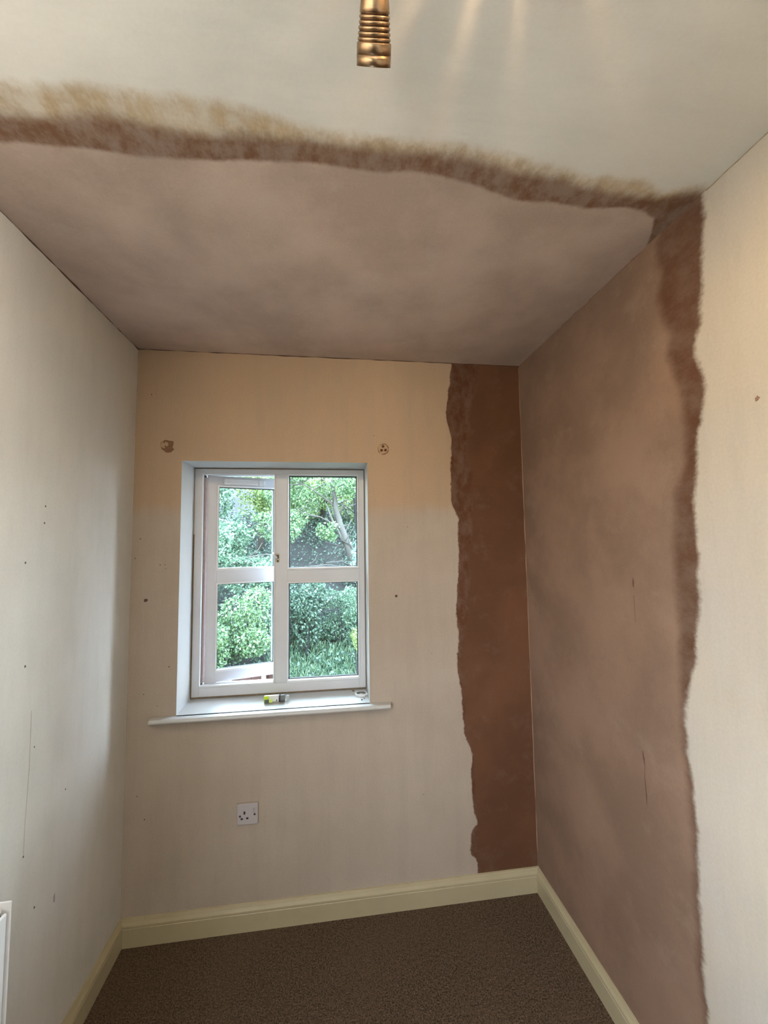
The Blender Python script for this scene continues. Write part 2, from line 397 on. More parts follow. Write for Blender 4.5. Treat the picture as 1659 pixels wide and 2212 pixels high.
# grimy sealant round the frame
bm = bmesh.new()
box(bm, fx0+.002, fx1-.002, Y0-.004, Y0+.004, .8555, .863, .001)
box(bm, fx0-.0005, fx0+.004, Y0-.003, Y0+.004, .858, 1.60, .001); box(bm, fx1-.003, fx1+.0005, Y0-.003, Y0+.004, .858, 1.909, .001)
box(bm, fx0+.002, fx1-.002, Y0-.002, Y0+.004, 1.9085, 1.9125, .0008)
sub(win, mesh_obj('perished_sealant', bm, M_grime))
# casement, hinged on its left stile and swung outwards
hinge = Vector((.236, .208, 0)); ANG = R(17)
SM = Matrix.Translation(hinge) @ Matrix.Rotation(ANG, 4, 'Z')
sw, sz0, sz1 = .372, .905, 1.884
bm = bmesh.new()
st = .046
box(bm, 0, st, 0, .055, sz0, sz1, .003, SM); box(bm, sw-st, sw, 0, .055, sz0, sz1, .003, SM)
box(bm, st-.002, sw-st+.002, .0004, .055, sz0, sz0+st, .003, SM); box(bm, st-.002, sw-st+.002, .0004, .055, sz1-st, sz1, .003, SM)
sash = sub(win, mesh_obj('casement_sash', bm, M_upvc))
def subp(child, parent):      # keep world coordinates when the parent sits at the window's empty
    child.parent = parent; child.matrix_parent_inverse = Matrix.Identity(4); return child
bm = bmesh.new(); box(bm, st-.001, sw-st+.001, .001, .055, tz0+.0, tz1, .003, SM); subp(mesh_obj('glazing_bar', bm, M_upvc), sash)
for (a, b_) in ((sz0+st, tz0), (tz1, sz1-st)):
    bm = bmesh.new()
    for (x0, x1, z0, z1) in ((st, st+.006, a, b_), (sw-st-.006, sw-st, a, b_), (st+.006, sw-st-.006, a, a+.010), (st+.006, sw-st-.006, b_-.006, b_)):
        box(bm, x0-.001, x1+.001, -.003, .02, z0-.001, z1+.001, .0012, SM)
    subp(mesh_obj('glazing_bead', bm, M_bead), sash)
    bm = bmesh.new()
    for (x0, x1, z0, z1) in ((st+.005, st+.009, a, b_), (sw-st-.009, sw-st-.005, a, b_), (st+.006, sw-st-.006, a+.008, a+.012), (st+.006, sw-st-.006, b_-.010, b_-.006)):
        box(bm, x0, x1, .012, .026, z0, z1, 0, SM)
    subp(mesh_obj('gasket', bm, M_gasket), sash)
    bm = bmesh.new(); box(bm, st+.003, sw-st-.003, .026, .030, a+.003, b_-.003, 0, SM)
    subp(mesh_obj('pane', bm, M_glass), sash)
    bm = bmesh.new()      # bright spacer bar of the double glazing, seen at the far edge
    box(bm, sw-st-.016, sw-st-.009, .030, .040, a+.01, b_-.01, 0, SM)
    subp(mesh_obj('glazing_spacer', bm, M_upvc), sash)
# trickle-vent cover on the sash's top rail
bm = bmesh.new()
box(bm, .075, .262, -.018, .001, sz1-.040, sz1-.014, .003, SM); box(bm, .075, .102, -.021, .001, sz1-.042, sz1-.016, .003, SM); box(bm, .238, .265, -.021, .001, sz1-.042, sz1-.016, .003, SM)
subp(mesh_obj('trickle_vent', bm, M_bead), sash)
# weathered strip on the hinge side with the dark gap next to it
bm = bmesh.new()
z = oz0+.012
while z < oz1-.02:
    z2 = min(z+random.uniform(.10, .22), oz1-.01)
    box(bm, .2285+random.uniform(-.0008, .0008), .2395, FD+.018, FD+.05, z, z2, .001); z = z2
sub(win, mesh_obj('hinge_strip', bm, M_pinkstrip))
bm = bmesh.new(); box(bm, .2255, .2295, FD+.010, FD+.055, oz0+.004, oz1-.004); sub(win, mesh_obj('hinge_gap_shade', bm, M_gasket))  # black strip in place of the shaded gap beside the hinge
# closing plates: strike plate on the mullion and the white handle on the sash
bm = bmesh.new()
box(bm, .566, .580, FD-.0025, FD+.002, 1.462, 1.504, .004); sub(win, mesh_obj('strike_plate', bm, simple('cream_strike_plate', (.55, .50, .36), .4)))
bm = bmesh.new(); box(bm, .568, .578, FD-.004, FD-.001, 1.482, 1.497, .002); box(bm, .569, .577, FD-.004, FD-.001, 1.466, 1.473, .002)
sub(win, mesh_obj('strike_slot', bm, M_screw))
bm = bmesh.new()
tube(bm, [(.546, FD+.05, 1.50), (.549, FD+.018, 1.502), (.553, FD-.006, 1.501), (.562, FD-.016, 1.494), (.572, FD-.018, 1.486)], [.006, .007, .006, .005, .004], 12)
sub(win, mesh_obj('window_handle', bm, M_bead, smooth=True))
# sill board with rounded nose and horns
bm = bmesh.new()
box(bm, WX0+.0005, WX1-.0005, -.01, FD+.01, WZ0-.004, .8535, 0)
sill_prof = [(0, .8365), (.035, .8365), (.040, .8385), (.0425, .8435), (.0410, .8490), (.036, .8535), (0, .8535)]
extrude_profile(bm, sill_prof, (.092, 0, 0), (1.082, 0, 0), (0, -1, 0), .18, .18)
sill = sub(win, mesh_obj('window_sill', bm, M_white))
# outer sill
bm = bmesh.new(); box(bm, fx0, fx1, FD+.05, .435, .837, .841, .001); sub(win, mesh_obj('outer_sill', bm, M_upvc))

# ------------------------------------------------------------------ marks on the walls (children of the wall they scar)
def blob(bm, c, r, axis, sign, depth=.0015, seedv=0, n=26, rough=.18, aspect=1.0):
    vs = []; ce = None
    for i in range(n):
        a = 2*math.pi*i/n
        rr = r*(1+rough*(mnoise.noise(Vector((math.cos(a)*1.7+seedv, math.sin(a)*1.7, seedv)))*2))
        u, v = rr*math.cos(a), rr*math.sin(a)*aspect
        p = [0, 0, 0]; k = [i_ for i_ in range(3) if i_ != axis]
        p[k[0]] = c[k[0]]+u; p[k[1]] = c[k[1]]+v; p[axis] = c[axis]+sign*depth*.3
        vs.append(bm.verts.new(p))
    inner = []
    for v in vs:
        q = Vector(c) + (v.co-Vector(c))*.82; q[axis] = c[axis]+sign*depth
        inner.append(bm.verts.new(q))
    for i in range(n): bm.faces.new((vs[i], vs[(i+1) % n], inner[(i+1) % n], inner[i]))
    bm.faces.new(inner)
bm = bmesh.new(); blob(bm, (.128, 0, 1.977), .027, 1, -1, .0015, 3.1, 30, .16); blob(bm, (.143, 0, 1.962), .014, 1, -1, .0014, 5.1, 4, .1)
o = mesh_obj('bracket_scar', bm, M_torn); o.parent = wall_back; o['label'] = 'ragged brown torn patch left of the window top'
bm = bmesh.new(); blob(bm, (.124, -.001, 1.985), .009, 1, -1, .0016, 1.5, 14, .3); blob(bm, (.112, -.001, 1.978), .012, 1, -1, .0014, 2.5, 16, .3)
o = mesh_obj('filler_remains', bm, M_filler); o.parent = wall_back
bm = bmesh.new(); blob(bm, (1.064, 0, 1.978), .026, 1, -1, .001, 8.3, 34, .05)
o = mesh_obj('bracket_scar', bm, M_torn); o.parent = wall_back; o['label'] = 'round scar with three plug holes right of the window top'
bm = bmesh.new(); blob(bm, (1.064, -.0006, 1.978), .0225, 1, -1, .001, 9.3, 34, .10)
o = mesh_obj('filler_disc', bm, M_filler); o.parent = wall_back
bm = bmesh.new()
for (a, b_) in ((1.063, 1.990), (1.056, 1.972), (1.074, 1.973)): blob(bm, (a, -.0014, b_), .0062, 1, -1, .0009, a*9, 14, .12)
o = mesh_obj('plug_hole', bm, simple('dark_plug_hole', (.09, .04, .02), .9)); o.parent = wall_back
bm = bmesh.new()
for (a, b_, r_) in ((.061, 1.324, .0065), (1.113, 1.309, .006)): blob(bm, (a, 0, b_), r_, 1, -1, .0012, a*7, 12, .25)
o = mesh_obj('screw_hole', bm, M_crack); o.parent = wall_back
bm = bmesh.new()
for (a, b_) in ((.135, 1.454), (.133, 1.47), (.014, 1.499), (.032, 1.58), (.113, 1.47), (.062, .946), (.158, 1.051), (.117, .896), (.079, .459), (.049, .55), (1.17, 1.62), (1.27, 1.05), (1.02, 2.04), (.06, 2.2), (1.22, .45)):
    blob(bm, (a, 0, b_), random.uniform(.0016, .0028), 1, -1, .0008, a*17+b_, 9, .25)
o = mesh_obj('paint_fleck', bm, M_fleck); o.parent = wall_back; o['kind'] = 'stuff'
bm = bmesh.new()
for (y_, b_) in ((-.525, 1.67), (-.526, 1.621), (-.592, 1.51), (-.574, 1.23), (-.524, .996), (-.377, .799), (-.546, .723), (-.494, .552)):
    blob(bm, (0, y_, b_), random.uniform(.0022, .0036), 0, 1, .0008, y_*17+b_, 9, .25)
o = mesh_obj('paint_fleck', bm, M_fleck); o.parent = wall_left; o['kind'] = 'stuff'
bm = bmesh.new(); blob(bm, (0, -.409, .508), .004, 0, 1, .0006, 4.4, 12, .3, 3.0)
o = mesh_obj('grey_scuff', bm, simple('grey_scuff', (.34, .34, .35), .9)); o.parent = wall_left; o['kind'] = 'stuff'
bm = bmesh.new(); tube(bm, [(.0003, -.542, 1.101), (.0003, -.540, .95), (.0003, -.546, .80), (.0003, -.546, .725)], .0008, 5)
o = mesh_obj('scratch_line', bm, simple('faint_grey_scratch', (.47, .44, .39), .9)); o.parent = wall_left
bm = bmesh.new()
blob(bm, (W, -.680, 1.419), .004, 0, -1, .0008, 2.2, 14, .2, 3.6)
tube(bm, [(W-.0002, -.678, .925), (W-.0002, -.682, .905), (W-.0002, -.684, .885)], [.0006, .0028, .0006], 6)
tube(bm, [(W-.0002, -.684, .885), (W-.0002, -.681, .85), (W-.0002, -.684, .80), (W-.0002, -.683, .775)], [.0007, .0007, .0016, .0005], 6)
tube(bm, [(W-.0002, -.680, 1.38), (W-.0002, -.679, 1.30)], .0005, 5)
o = mesh_obj('crack', bm, M_crack); o.parent = wall_right
bm = bmesh.new()
tube(bm, [(W-.0002, -.687+.008*math.cos(a), 2.221+.017*math.sin(a)) for a in np.linspace(-2.2, 2.6, 14)], .0012, 5)
blob(bm, (W, -1.076, 1.851), .005, 0, -1, .0008, 6.2, 12, .3)
o = mesh_obj('screw_dent', bm, simple('plaster_dent', (.24, .14, .09), .9)); o.parent = wall_right
# ragged dark hairline along the joint between ceiling and walls
def joint(p0, p1, r, seedv, mat, parent, name, wob=.002, n=90):
    bm = bmesh.new(); p0 = Vector(p0); p1 = Vector(p1); pts = []; rr = []
    for i in range(n+1):
        s = i/n; w = mnoise.noise(Vector((s*16+seedv, seedv, 0)))
        pts.append(p0.lerp(p1, s) + Vector((0, 0, wob*w*.6))); rr.append(max(.0004, r*(.8+1.2*mnoise.noise(Vector((s*30, seedv*2, 1))))))
    tube(bm, pts, rr, 6); o = mesh_obj(name, bm, mat); o.parent = parent; return o
joint((.0008, -.001, H-.001), (.0008, -1.25, H-.001), .0022, 1.3, M_crack, ceiling, 'ceiling_joint')
joint((0, -.0008, H-.001), (W, -.0008, H-.001), .0020, 4.3, M_crack, ceiling, 'ceiling_joint')
joint((W-.001, -.35, H-.002), (W-.001, -.82, H-.002), .0030, 7.7, simple('plaster_ridge', (.26, .165, .125), .9), ceiling, 'plaster_ridge', .004)
joint((W-.001, -1.0, H-.001), (W-.001, -1.6, H-.001), .0014, 9.1, simple('ochre_joint_line', (.36, .28, .17), .9), ceiling, 'ceiling_joint')
joint((W-.001, -.001, .10), (W-.001, -.001, 2.39), .0018, 2.9, simple('pale_corner_bead', (.33, .20, .13), .9), wall_back, 'corner_joint', 0)

# ------------------------------------------------------------------ ceiling light with brass spot heads
def axis_mtx(p, d):
    d = Vector(d).normalized(); return Matrix.Translation(p) @ d.to_track_quat('Z', 'Y').to_matrix().to_4x4()
fit = empty('ceiling_spotlight', (1.02, -1.62, 2.40))
tag(fit, 'antique brass ceiling spotlight fitting with a ribbed downward-tilted head', 'ceiling light')
def F(bm, name, mat, par=None, smooth=False):
    o = mesh_obj(name, bm, mat, smooth=smooth)
    if par is None: return sub(fit, o)
    return subp(o, par)
bm = bmesh.new(); lathe(bm, [(.055, 0), (.055, -.012), (.046, -.020), (.012, -.022)], 48, Matrix.Translation((1.02, -1.62, 2.399)))
F(bm, 'ceiling_plate', M_brass, smooth=True)
bm = bmesh.new(); tube(bm, [(1.02, -1.62, 2.38), (1.02, -1.62, 2.352)], .008, 16); tube(bm, [(.80, -1.40, 2.352), (.9, -1.50, 2.352), (1.02, -1.62, 2.352), (1.15, -1.72, 2.352), (1.27, -1.82, 2.352)], .007, 16)
F(bm, 'bar', M_brass, smooth=True)
def spot_head(tip, d, knuckle, slots=False):
    """tip: centre of the mouth; d: direction the mouth faces"""
    Mx = axis_mtx(tip, d)
    bm = bmesh.new(); r = .0262
    prof = [(r-.004, -.004), (r-.003, 0), (r, .0), (r+.0002, -.0005), (r, -.012)]
    lathe(bm, [(r-.0035, -.0120), (r-.0035, 0), (r, 0), (r+.0001, -.0117), (r-.003, -.0119)], 64, Mx, cap0=False, cap1=False)
    ring = bm
    h = F(ring, 'front_ring', M_brass, smooth=False)
    for p in h.data.polygons: p.use_smooth = True
    bm = bmesh.new()
    prof = [(r-.0058, -.0060), (r-.0052, -.0118), (r, -.0122), (r-.0002, -.0235), (r-.001, -.0245)]
    z = -.0245; rr = r-.0012; grooves = []
    for k in range(5):
        rk = rr-.0006*k
        grooves.append((rk-.0016, z-.0002))
        prof.append((rk-.0022, z-.0004))
        for q_ in range(9):
            a = math.pi*q_/8
            prof.append((rk-.0020+.0020*math.sin(a), z-.0009-.0020*(1-math.cos(a))))
        z -= .0053
    grooves.append((rr-.0030-.0016, z-.0002))
    prof += [(rr-.0050, z-.0002), (rr-.0050, z-.0008), (.0219, z-.0012), (.0214, -.057), (.0198, -.066), (.0170, -.075), (.0130, -.082), (.008, -.086), (.003, -.0875)]
    lathe(bm, prof, 64, Mx, cap0=False, cap1=True)
    body = F(bm, 'lamp_head', M_brass, smooth=True)
    bm = bmesh.new()
    for (gr, gz) in grooves: lathe(bm, [(gr-.002, gz+.0001), (gr, gz+.0001), (gr, gz-.0009), (gr-.002, gz-.0009)], 48, Mx, cap0=False, cap1=False)
    F(bm, 'groove_bands', M_brassdark, body)
    bm = bmesh.new(); lathe(bm, [(.0005, -.0035), (r-.0060, -.0035), (r-.0065, -.009), (.012, -.05), (.0005, -.052)], 40, Mx, cap0=True, cap1=True)
    bl = F(bm, 'bulb', M_bulb if not slots else M_bulb, smooth=False)
    return body
t_main = Vector((.8915, -1.2435, 2.290)); d_main = Vector((.05, .80, -.585))
spot_head(t_main, d_main, None)
# knuckle and short arm from the head up to the bar
kp = t_main - d_main.normalized()*.074 + Vector((-.028, 0, .004))
bm = bmesh.new(); lathe(bm, [(.0015, -.014), (.009, -.014), (.011, -.010), (.011, .010), (.009, .014), (.0015, .014)], 24, axis_mtx(kp, (1, 0, 0)))
F(bm, 'knuckle', M_brass, smooth=True)
bm = bmesh.new(); tube(bm, [kp, kp+Vector((0, -.05, .035)), (.84, -1.44, 2.352)], .005, 12); F(bm, 'arm', M_brass, smooth=True)
t2 = Vector((1.10, -1.43, 2.28)); d2 = Vector((.72, .30, -.62)); spot_head(t2, d2, None)
bm = bmesh.new(); tube(bm, [t2-d2.normalized()*.05, t2-d2.normalized()*.05+Vector((0, -.08, .05)), (1.13, -1.70, 2.352)], .005, 12); F(bm, 'arm', M_brass, smooth=True)
t3 = Vector((1.27, -1.92, 2.26)); d3 = Vector((-.80, -.17, -.20)); spot_head(t3, d3, None)
bm = bmesh.new(); tube(bm, [t3-d3.normalized()*.08, (1.27, -1.82, 2.352)], .005, 12); F(bm, 'arm', M_brass, smooth=True)
WARM = (1.0, .74, .48)
# vented collar on the side-facing head: its lamp leaks thin fans of light on to the ceiling
vc = t2-d2.normalized()*.075 + Vector((0, 0, .049))
bm = bmesh.new()
for k in range(15):
    a = 2*math.pi*(k+.25)/15
    Mk = Matrix.Translation(vc) @ Matrix.Rotation(a, 4, 'Z')
    wv = (.0028, .0022, .0034, .0026)[k % 4]
    box(bm, .017, .021, -wv, wv, -.012, .010, 0, Mk)
lathe(bm, [(.001, -.014), (.021, -.014), (.021, -.012), (.001, -.012)], 32, Matrix.Translation(vc))
F(bm, 'vented_collar', M_brass)
pl = bpy.data.lights.new('vent_leak', 'POINT'); pl.energy = 1.7; pl.color = (1.0, .66, .36); pl.shadow_soft_size = .0012
po = bpy.data.objects.new('vent_leak', pl); COL.objects.link(po); po.location = vc
def spot(tip, d, w, size, blend=.6, rad=.02, name='spot_bulb', color=None):
    l = bpy.data.lights.new(name, 'SPOT'); l.energy = w; l.color = color or WARM; l.spot_size = size; l.spot_blend = blend; l.shadow_soft_size = rad
    o = bpy.data.objects.new(name, l); COL.objects.link(o); o.matrix_world = axis_mtx(Vector(tip)+Vector(d).normalized()*.004, -Vector(d)); return o
spot(t_main, d_main, 5, R(120), 1.0)
spot(t2, d2, 4.2, R(110), 1.0)
spot(t3, d3, 135, R(134), 1.0, rad=.05, color=(1.0, .94, .85))  # unseen third head, aimed and boosted as fill for ceiling and left wall

# ------------------------------------------------------------------ radiator on the left wall
rad = empty('radiator', (0, -.73, .15))
tag(rad, 'white panel radiator with top grille on the left wall', 'radiator')
ry1, ry0 = -.735, -1.95
bm = bmesh.new()      # front panel with pressed vertical flutes
fx = .101
box(bm, fx-.007, fx, ry0, ry1-.009, .16, .738, .003)
fp = sub(rad, mesh_obj('front_panel', bm, M_radi))
M_flute = simple('shaded_enamel', (.50, .50, .52), .35, var=.02)  # greyer copy of the enamel: shade of the pressed flutes as colour
y = ry1-.040
while y > ry0+.04:
    bm = bmesh.new(); box(bm, fx-.001, fx+.003, y-.020, y, .20, .700, .0025)
    fl = mesh_obj('pressed_flute', bm, M_flute); fl.parent = fp; fl.location = -rad.location-fp.location; y -= .036
bm = bmesh.new(); box(bm, .030, .038, ry0, ry1-.009, .16, .738, .003); sub(rad, mesh_obj('back_panel', bm, M_radi))
bm = bmesh.new(); box(bm, .022, fx+.003, ry1-.004, ry1, .17, .756, .0012); sub(rad, mesh_obj('side_panel', bm, M_radi))
bm = bmesh.new()
box(bm, .040, .0445, ry0, ry1-.009, .741, .7455, .001); box(bm, .0845, .0895, ry0, ry1-.009, .739, .7465, .001); box(bm, .0445, .0845, ry1-.022, ry1-.009, .741, .7455, .0008)
y = ry1-.034
while y > ry0+.02:
    box(bm, .0445, .0845, y-.006, y, .741, .745, .001); y -= .018
sub(rad, mesh_obj('top_grille', bm, M_radi))
bm = bmesh.new(); box(bm, .039, .090, ry0+.01, ry1-.006, .17, .730); sub(rad, mesh_obj('shade_core', bm, M_dark))  # black block inside: shade between panels and grille put into its colour
for ya in (-1.0, -1.75):
    bm = bmesh.new(); box(bm, .001, .03, ya, ya+.03, .25, .58); sub(rad, mesh_obj('wall_bracket', bm, M_radi))

# ------------------------------------------------------------------ wall socket
so = empty('wall_socket', (.479, 0, .405)); tag(so, 'single switched three-pin socket on the back wall under the window', 'socket')
cx, cz = .479, .4455
bm = bmesh.new(); box(bm, cx-.0415, cx+.0415, -.009, -.0002, cz-.0405, cz+.0405, .003, seg=3); sub(so, mesh_obj('face_plate', bm, M_socket))
bm = bmesh.new(); box(bm, cx-.0432, cx+.0432, -.0012, 0, cz-.0422, cz+.0422, .0004); sub(so, mesh_obj('plate_rim', bm, simple('brown_plate_rim', (.30, .24, .17), .8)))  # thin brown rim round the plate, darker than the wall
for (a, b_, w_, h_) in ((-.012, .006, .0035, .0058), (-.0225, -.0165, .0045, .0034), (-.0005, -.0155, .0045, .0034)):
    bm = bmesh.new(); box(bm, cx+a-w_, cx+a+w_, -.0096, -.006, cz+b_-h_, cz+b_+h_, .0004); sub(so, mesh_obj('pin_hole', bm, M_hole))
for a, b_ in ((-.0295, -.006), (.0285, -.002)):
    bm = bmesh.new(); lathe(bm, [(.0042, -.001), (.0042, .0006), (.003, .0010)], 20, axis_mtx((cx+a, -.0092, cz+b_), (0, -1, 0))); sub(so, mesh_obj('screw', bm, M_screw))
bm = bmesh.new(); box(bm, cx+.019, cx+.030, -.0118, -.006, cz+.005, cz+.026, .002); sub(so, mesh_obj('rocker_switch', bm, M_socket))
bm = bmesh.new(); box(bm, cx+.0245, cx+.0258, -.0121, -.010, cz+.006, cz+.025, 0); sub(so, mesh_obj('switch_line', bm, simple('switch_gap', (.16, .13, .13), .6)))

# ------------------------------------------------------------------ things on the sill
SZ = .8536
vp = empty('small_bottle', (.583, .092, SZ)); tag(vp, 'small lime and white bottle with dark ribbed collar lying on the windowsill', 'bottle')
dirv = Vector((1, .02, 0)); rb = .0145
Mv = axis_mtx((.528, .078, SZ+rb), (1, .03, 0))
def vpart(prof, name, mat, n=8, sm=False):
    bm = bmesh.new(); lathe(bm, prof, n, Mv @ Matrix.Rotation(R(22.5), 4, 'Z')); sub(vp, mesh_obj(name, bm, mat, smooth=sm))
rr = rb/math.cos(math.pi/8)*.99
vpart([(rr*.85, 0), (rr, .002), (rr, .022)], 'lime_end', simple('lime_green_plastic', (.50, .66, .04), .35))
vpart([(rr, .022), (rr, .064)], 'white_sleeve', simple('white_sleeve', (.74, .78, .74), .4))
bm = bmesh.new(); box(bm, .532, .551, .0622, .0645, SZ+.003, SZ+.017, .001); sub(vp, mesh_obj('label_panel', bm, simple('dark_grey_panel', (.09, .10, .10), .5)))
bm = bmesh.new(); box(bm, .552, .566, .0622, .0645, SZ+.003, SZ+.018, .001); sub(vp, mesh_obj('lime_panel', bm, simple('lime_panel', (.62, .80, .16), .5)))
bm = bmesh.new(); box(bm, .583, .586, .0625, .0648, SZ+.008, SZ+.015, .0005); sub(vp, mesh_obj('printed_mark', bm, M_hole))
vpart([(rr*1.02, .064), (rr*1.05, .066), (rr*1.05, .070), (rr*.96, .071)], 'collar', simple('black_collar', (.03, .032, .045), .4), 24, True)
pr = []
for k in range(6):
    z = .071+k*.0035; pr += [(rr*.95, z), (rr*1.0, z+.0008), (rr*1.0, z+.0022), (rr*.95, z+.003)]
vpart(pr, 'ribbed_neck', simple('dark_grey_ribs', (.15, .16, .17), .35), 24, True)
vpart([(.010, .0915), (.0105, .093), (.0105, .104), (.008, .110), (.003, .111)], 'clear_cap', M_clear, 24, True)
# tape roll
tp = empty('tape_roll', (.958, .098, SZ)); tag(tp, 'small white tape roll lying flat in the right corner of the windowsill', 'tape')
bm = bmesh.new(); lathe(bm, [(.0222, 0), (.0262, 0), (.0265, .0015), (.0265, .0085), (.0260, .0092), (.0226, .0092), (.0222, .0086), (.0222, 0)], 56, Matrix.Translation((.958, .098, SZ)), cap0=False, cap1=False)
sub(tp, mesh_obj('tape', bm, simple('white_tape', (.80, .80, .80), .5), smooth=False))
bm = bmesh.new(); lathe(bm, [(.0212, .0005), (.0221, .0005), (.0221, .0086), (.0212, .0086), (.0212, .0005)], 48, Matrix.Translation((.958, .098, SZ)), cap0=False, cap1=False)
sub(tp, mesh_obj('core', bm, simple('grey_card_core', (.25, .25, .25), .7)))
bm = bmesh.new(); tube(bm, [(.975, .079, SZ+.006), (.983, .082, SZ+.005), (.987, .088, SZ+.006)], .0045, 6); sub(tp, mesh_obj('loose_end', bm, M_bead))
def crumb(name, label, loc, s, seedv, mat):
    bm = bmesh.new(); bmesh.ops.create_icosphere(bm, subdivisions=2, radius=s)
    for v in bm.verts:
        v.co *= 1+.5*mnoise.noise(v.co*220+Vector((seedv, 0, 0))); v.co.z *= .5
        v.co += Vector(loc)+Vector((0, 0, s*.45))
    return tag(mesh_obj(name, bm, mat), label, 'debris', 'crumbs on the windowsill' if name == 'plaster_crumb' else None)
M_cr = simple('grey_crumb', (.17, .18, .20), .9)
crumb('plaster_crumb', 'larger dark crumb lying in front of the white tape roll on the sill', (.957, .035, SZ), .0042, 1, M_cr)
crumb('plaster_crumb', 'smaller dark crumb on the sill between tape roll and right reveal', (.968, .047, SZ), .0030, 5, M_cr)
crumb('screw_stub', 'small pale stub standing inside the white tape roll', (.958, .100, SZ), .006, 9, M_bead)
crumb('plaster_crumb', 'brown crumb at the foot of the window frame just left of the tape roll', (.925, .148, SZ), .006, 11, simple('brown_crumb', (.20, .16, .12), .9))

# ------------------------------------------------------------------ outside: steep planted bank behind the house
def leaf_material(name, c1, c2, c3):
    t = NT(name)
    a = t.attr('leaf_tone')
    r = t.n('ShaderNodeValToRGB'); t.l(a, r.inputs[0])
    r.color_ramp.elements[0].color = (*c1, 1); r.color_ramp.elements[0].position = .1
    r.color_ramp.elements[1].color = (*c3, 1); r.color_ramp.elements[1].position = .95
    m = r.color_ramp.elements.new(.55); m.color = (*c2, 1)
    t.base(r.outputs[0]); t.rough(.42)
    tl = t.n('ShaderNodeBsdfTranslucent'); t.l(r.outputs[0], tl.inputs[0])
    ms = t.n('ShaderNodeMixShader'); ms.inputs[0].default_value = .35
    t.l(t.b.outputs[0], ms.inputs[1]); t.l(tl.outputs[0], ms.inputs[2]); t.l(ms.outputs[0], t.out.inputs[0])
    return t.m
LG = .56
def g(*c):
    m_ = sum(c)/3; return tuple(LG*(.80*x+.20*m_) for x in c)
M_leaf_fresh = leaf_material('fresh_green_leaves', g(.05, .13, .05), g(.14, .30, .10), g(.34, .55, .20))
M_leaf_cool = leaf_material('cool_green_leaves', g(.045, .12, .065), g(.12, .26, .14), g(.27, .46, .27))
M_leaf_lime = leaf_material('lime_green_leaves', g(.10, .19, .03), g(.26, .42, .07), g(.50, .66, .16))
M_leaf_dark = leaf_material('dark_ivy_leaves', g(.022, .06, .038), g(.06, .145, .085), g(.15, .28, .17))
M_leaf_pale = leaf_material('pale_blue_green_leaves', g(.10, .21, .17), g(.22, .40, .33), g(.42, .62, .54))
M_grass = leaf_material('long_grass_blades', g(.08, .17, .09), g(.18, .34, .18), g(.38, .54, .30))
t = NT('bark'); n1 = t.noise(9, 5, .7, mapping=(1, 1, .2)); n2 = t.noise(3, 4)
t.base(t.mix(n1, (.014, .013, .012), (.058, .053, .046))); t.rough(.9); t.bump(n1, .7, .02); M_bark = t.m
M_bark_dark = simple('dark_bark', (.012, .011, .013), .9, var=.3, scale=20)
t = NT('shaded_bank_soil'); n1 = t.noise(4, 5, .7); t.base(t.mix(n1, (.004, .004, .006), (.012, .012, .010))); t.rough(1); M_soil = t.m  # near-black: shade under the trees put into the soil colour

def bank_z(x, y):
    # from the yard up the slope
    b = np.interp(y, [2.6, 3.4, 4.4, 6.0, 8.0, 10.0, 14.0], [-1.6, -1.2, -.85, .15, 1.15, 2.3, 4.3])
    return b + .15*np.sin(x*1.3+y*.7) + .08*np.sin(x*3.1-y*1.9)
bm = bmesh.new()
xs = np.linspace(-9, 9, 46); ys = np.linspace(.3, 14, 40)
gv = [[bm.verts.new((x, y, float(bank_z(x, y)))) for y in ys] for x in xs]
for i in range(len(xs)-1):
    for j in range(len(ys)-1):
        bm.faces.new((gv[i][j], gv[i+1][j], gv[i+1][j+1], gv[i][j+1]))
gr = mesh_obj('ground', bm, M_soil, smooth=True); gr['kind'] = 'structure'

def leaves(name, pos, nrm, size, mat, parent=None, spread=.9, aspect=.6, tone=None, fold=.25):
    """one mesh of folded six-vertex leaves at pos (N,3), loosely facing nrm"""
    pos = np.asarray(pos, float); N = len(pos)
    nrm = np.asarray(nrm, float)*(1-spread) + rng.normal(0, 1, (N, 3))*spread*.6
    nrm /= np.linalg.norm(nrm, axis=1)[:, None]+1e-9
    tt = np.cross(nrm, rng.normal(0, 1, (N, 3))); tt /= np.linalg.norm(tt, axis=1)[:, None]+1e-9
    bb = np.cross(nrm, tt)
    L = size*rng.uniform(.6, 1.3, N)[:, None]; Wd = L*aspect
    base = pos - tt*L*.5; tip = pos + tt*L*.5 - nrm*L*.12
    lf = pos - tt*L*.05 + bb*Wd*.5 + nrm*L*fold*.4; rt = pos - tt*L*.05 - bb*Wd*.5 + nrm*L*fold*.4
    V = np.stack([base, rt, tip, lf], 1).reshape(-1, 3)
    me = bpy.data.meshes.new(name)
    me.vertices.add(4*N); me.vertices.foreach_set('co', V.ravel())
    idx = np.arange(N)*4
    T = np.stack([idx, idx+1, idx+2, idx, idx+2, idx+3], 1).ravel()
    me.loops.add(6*N); me.loops.foreach_set('vertex_index', T.astype(np.int32))
    me.polygons.add(2*N); me.polygons.foreach_set('loop_start', (np.arange(2*N)*3).astype(np.int32)); 
    me.update(calc_edges=True)
    tn = rng.uniform(0, 1, N) if tone is None else np.clip(tone + rng.normal(0, .22, N), 0, 1)
    a = me.attributes.new('leaf_tone', 'FLOAT', 'POINT'); a.data.foreach_set('value', np.repeat(tn, 4).astype(np.float32))
    me.materials.append(mat)
    o = bpy.data.objects.new(name, me); COL.objects.link(o)
    if parent is not None: o.parent = parent; o.location = -parent.location
    return o

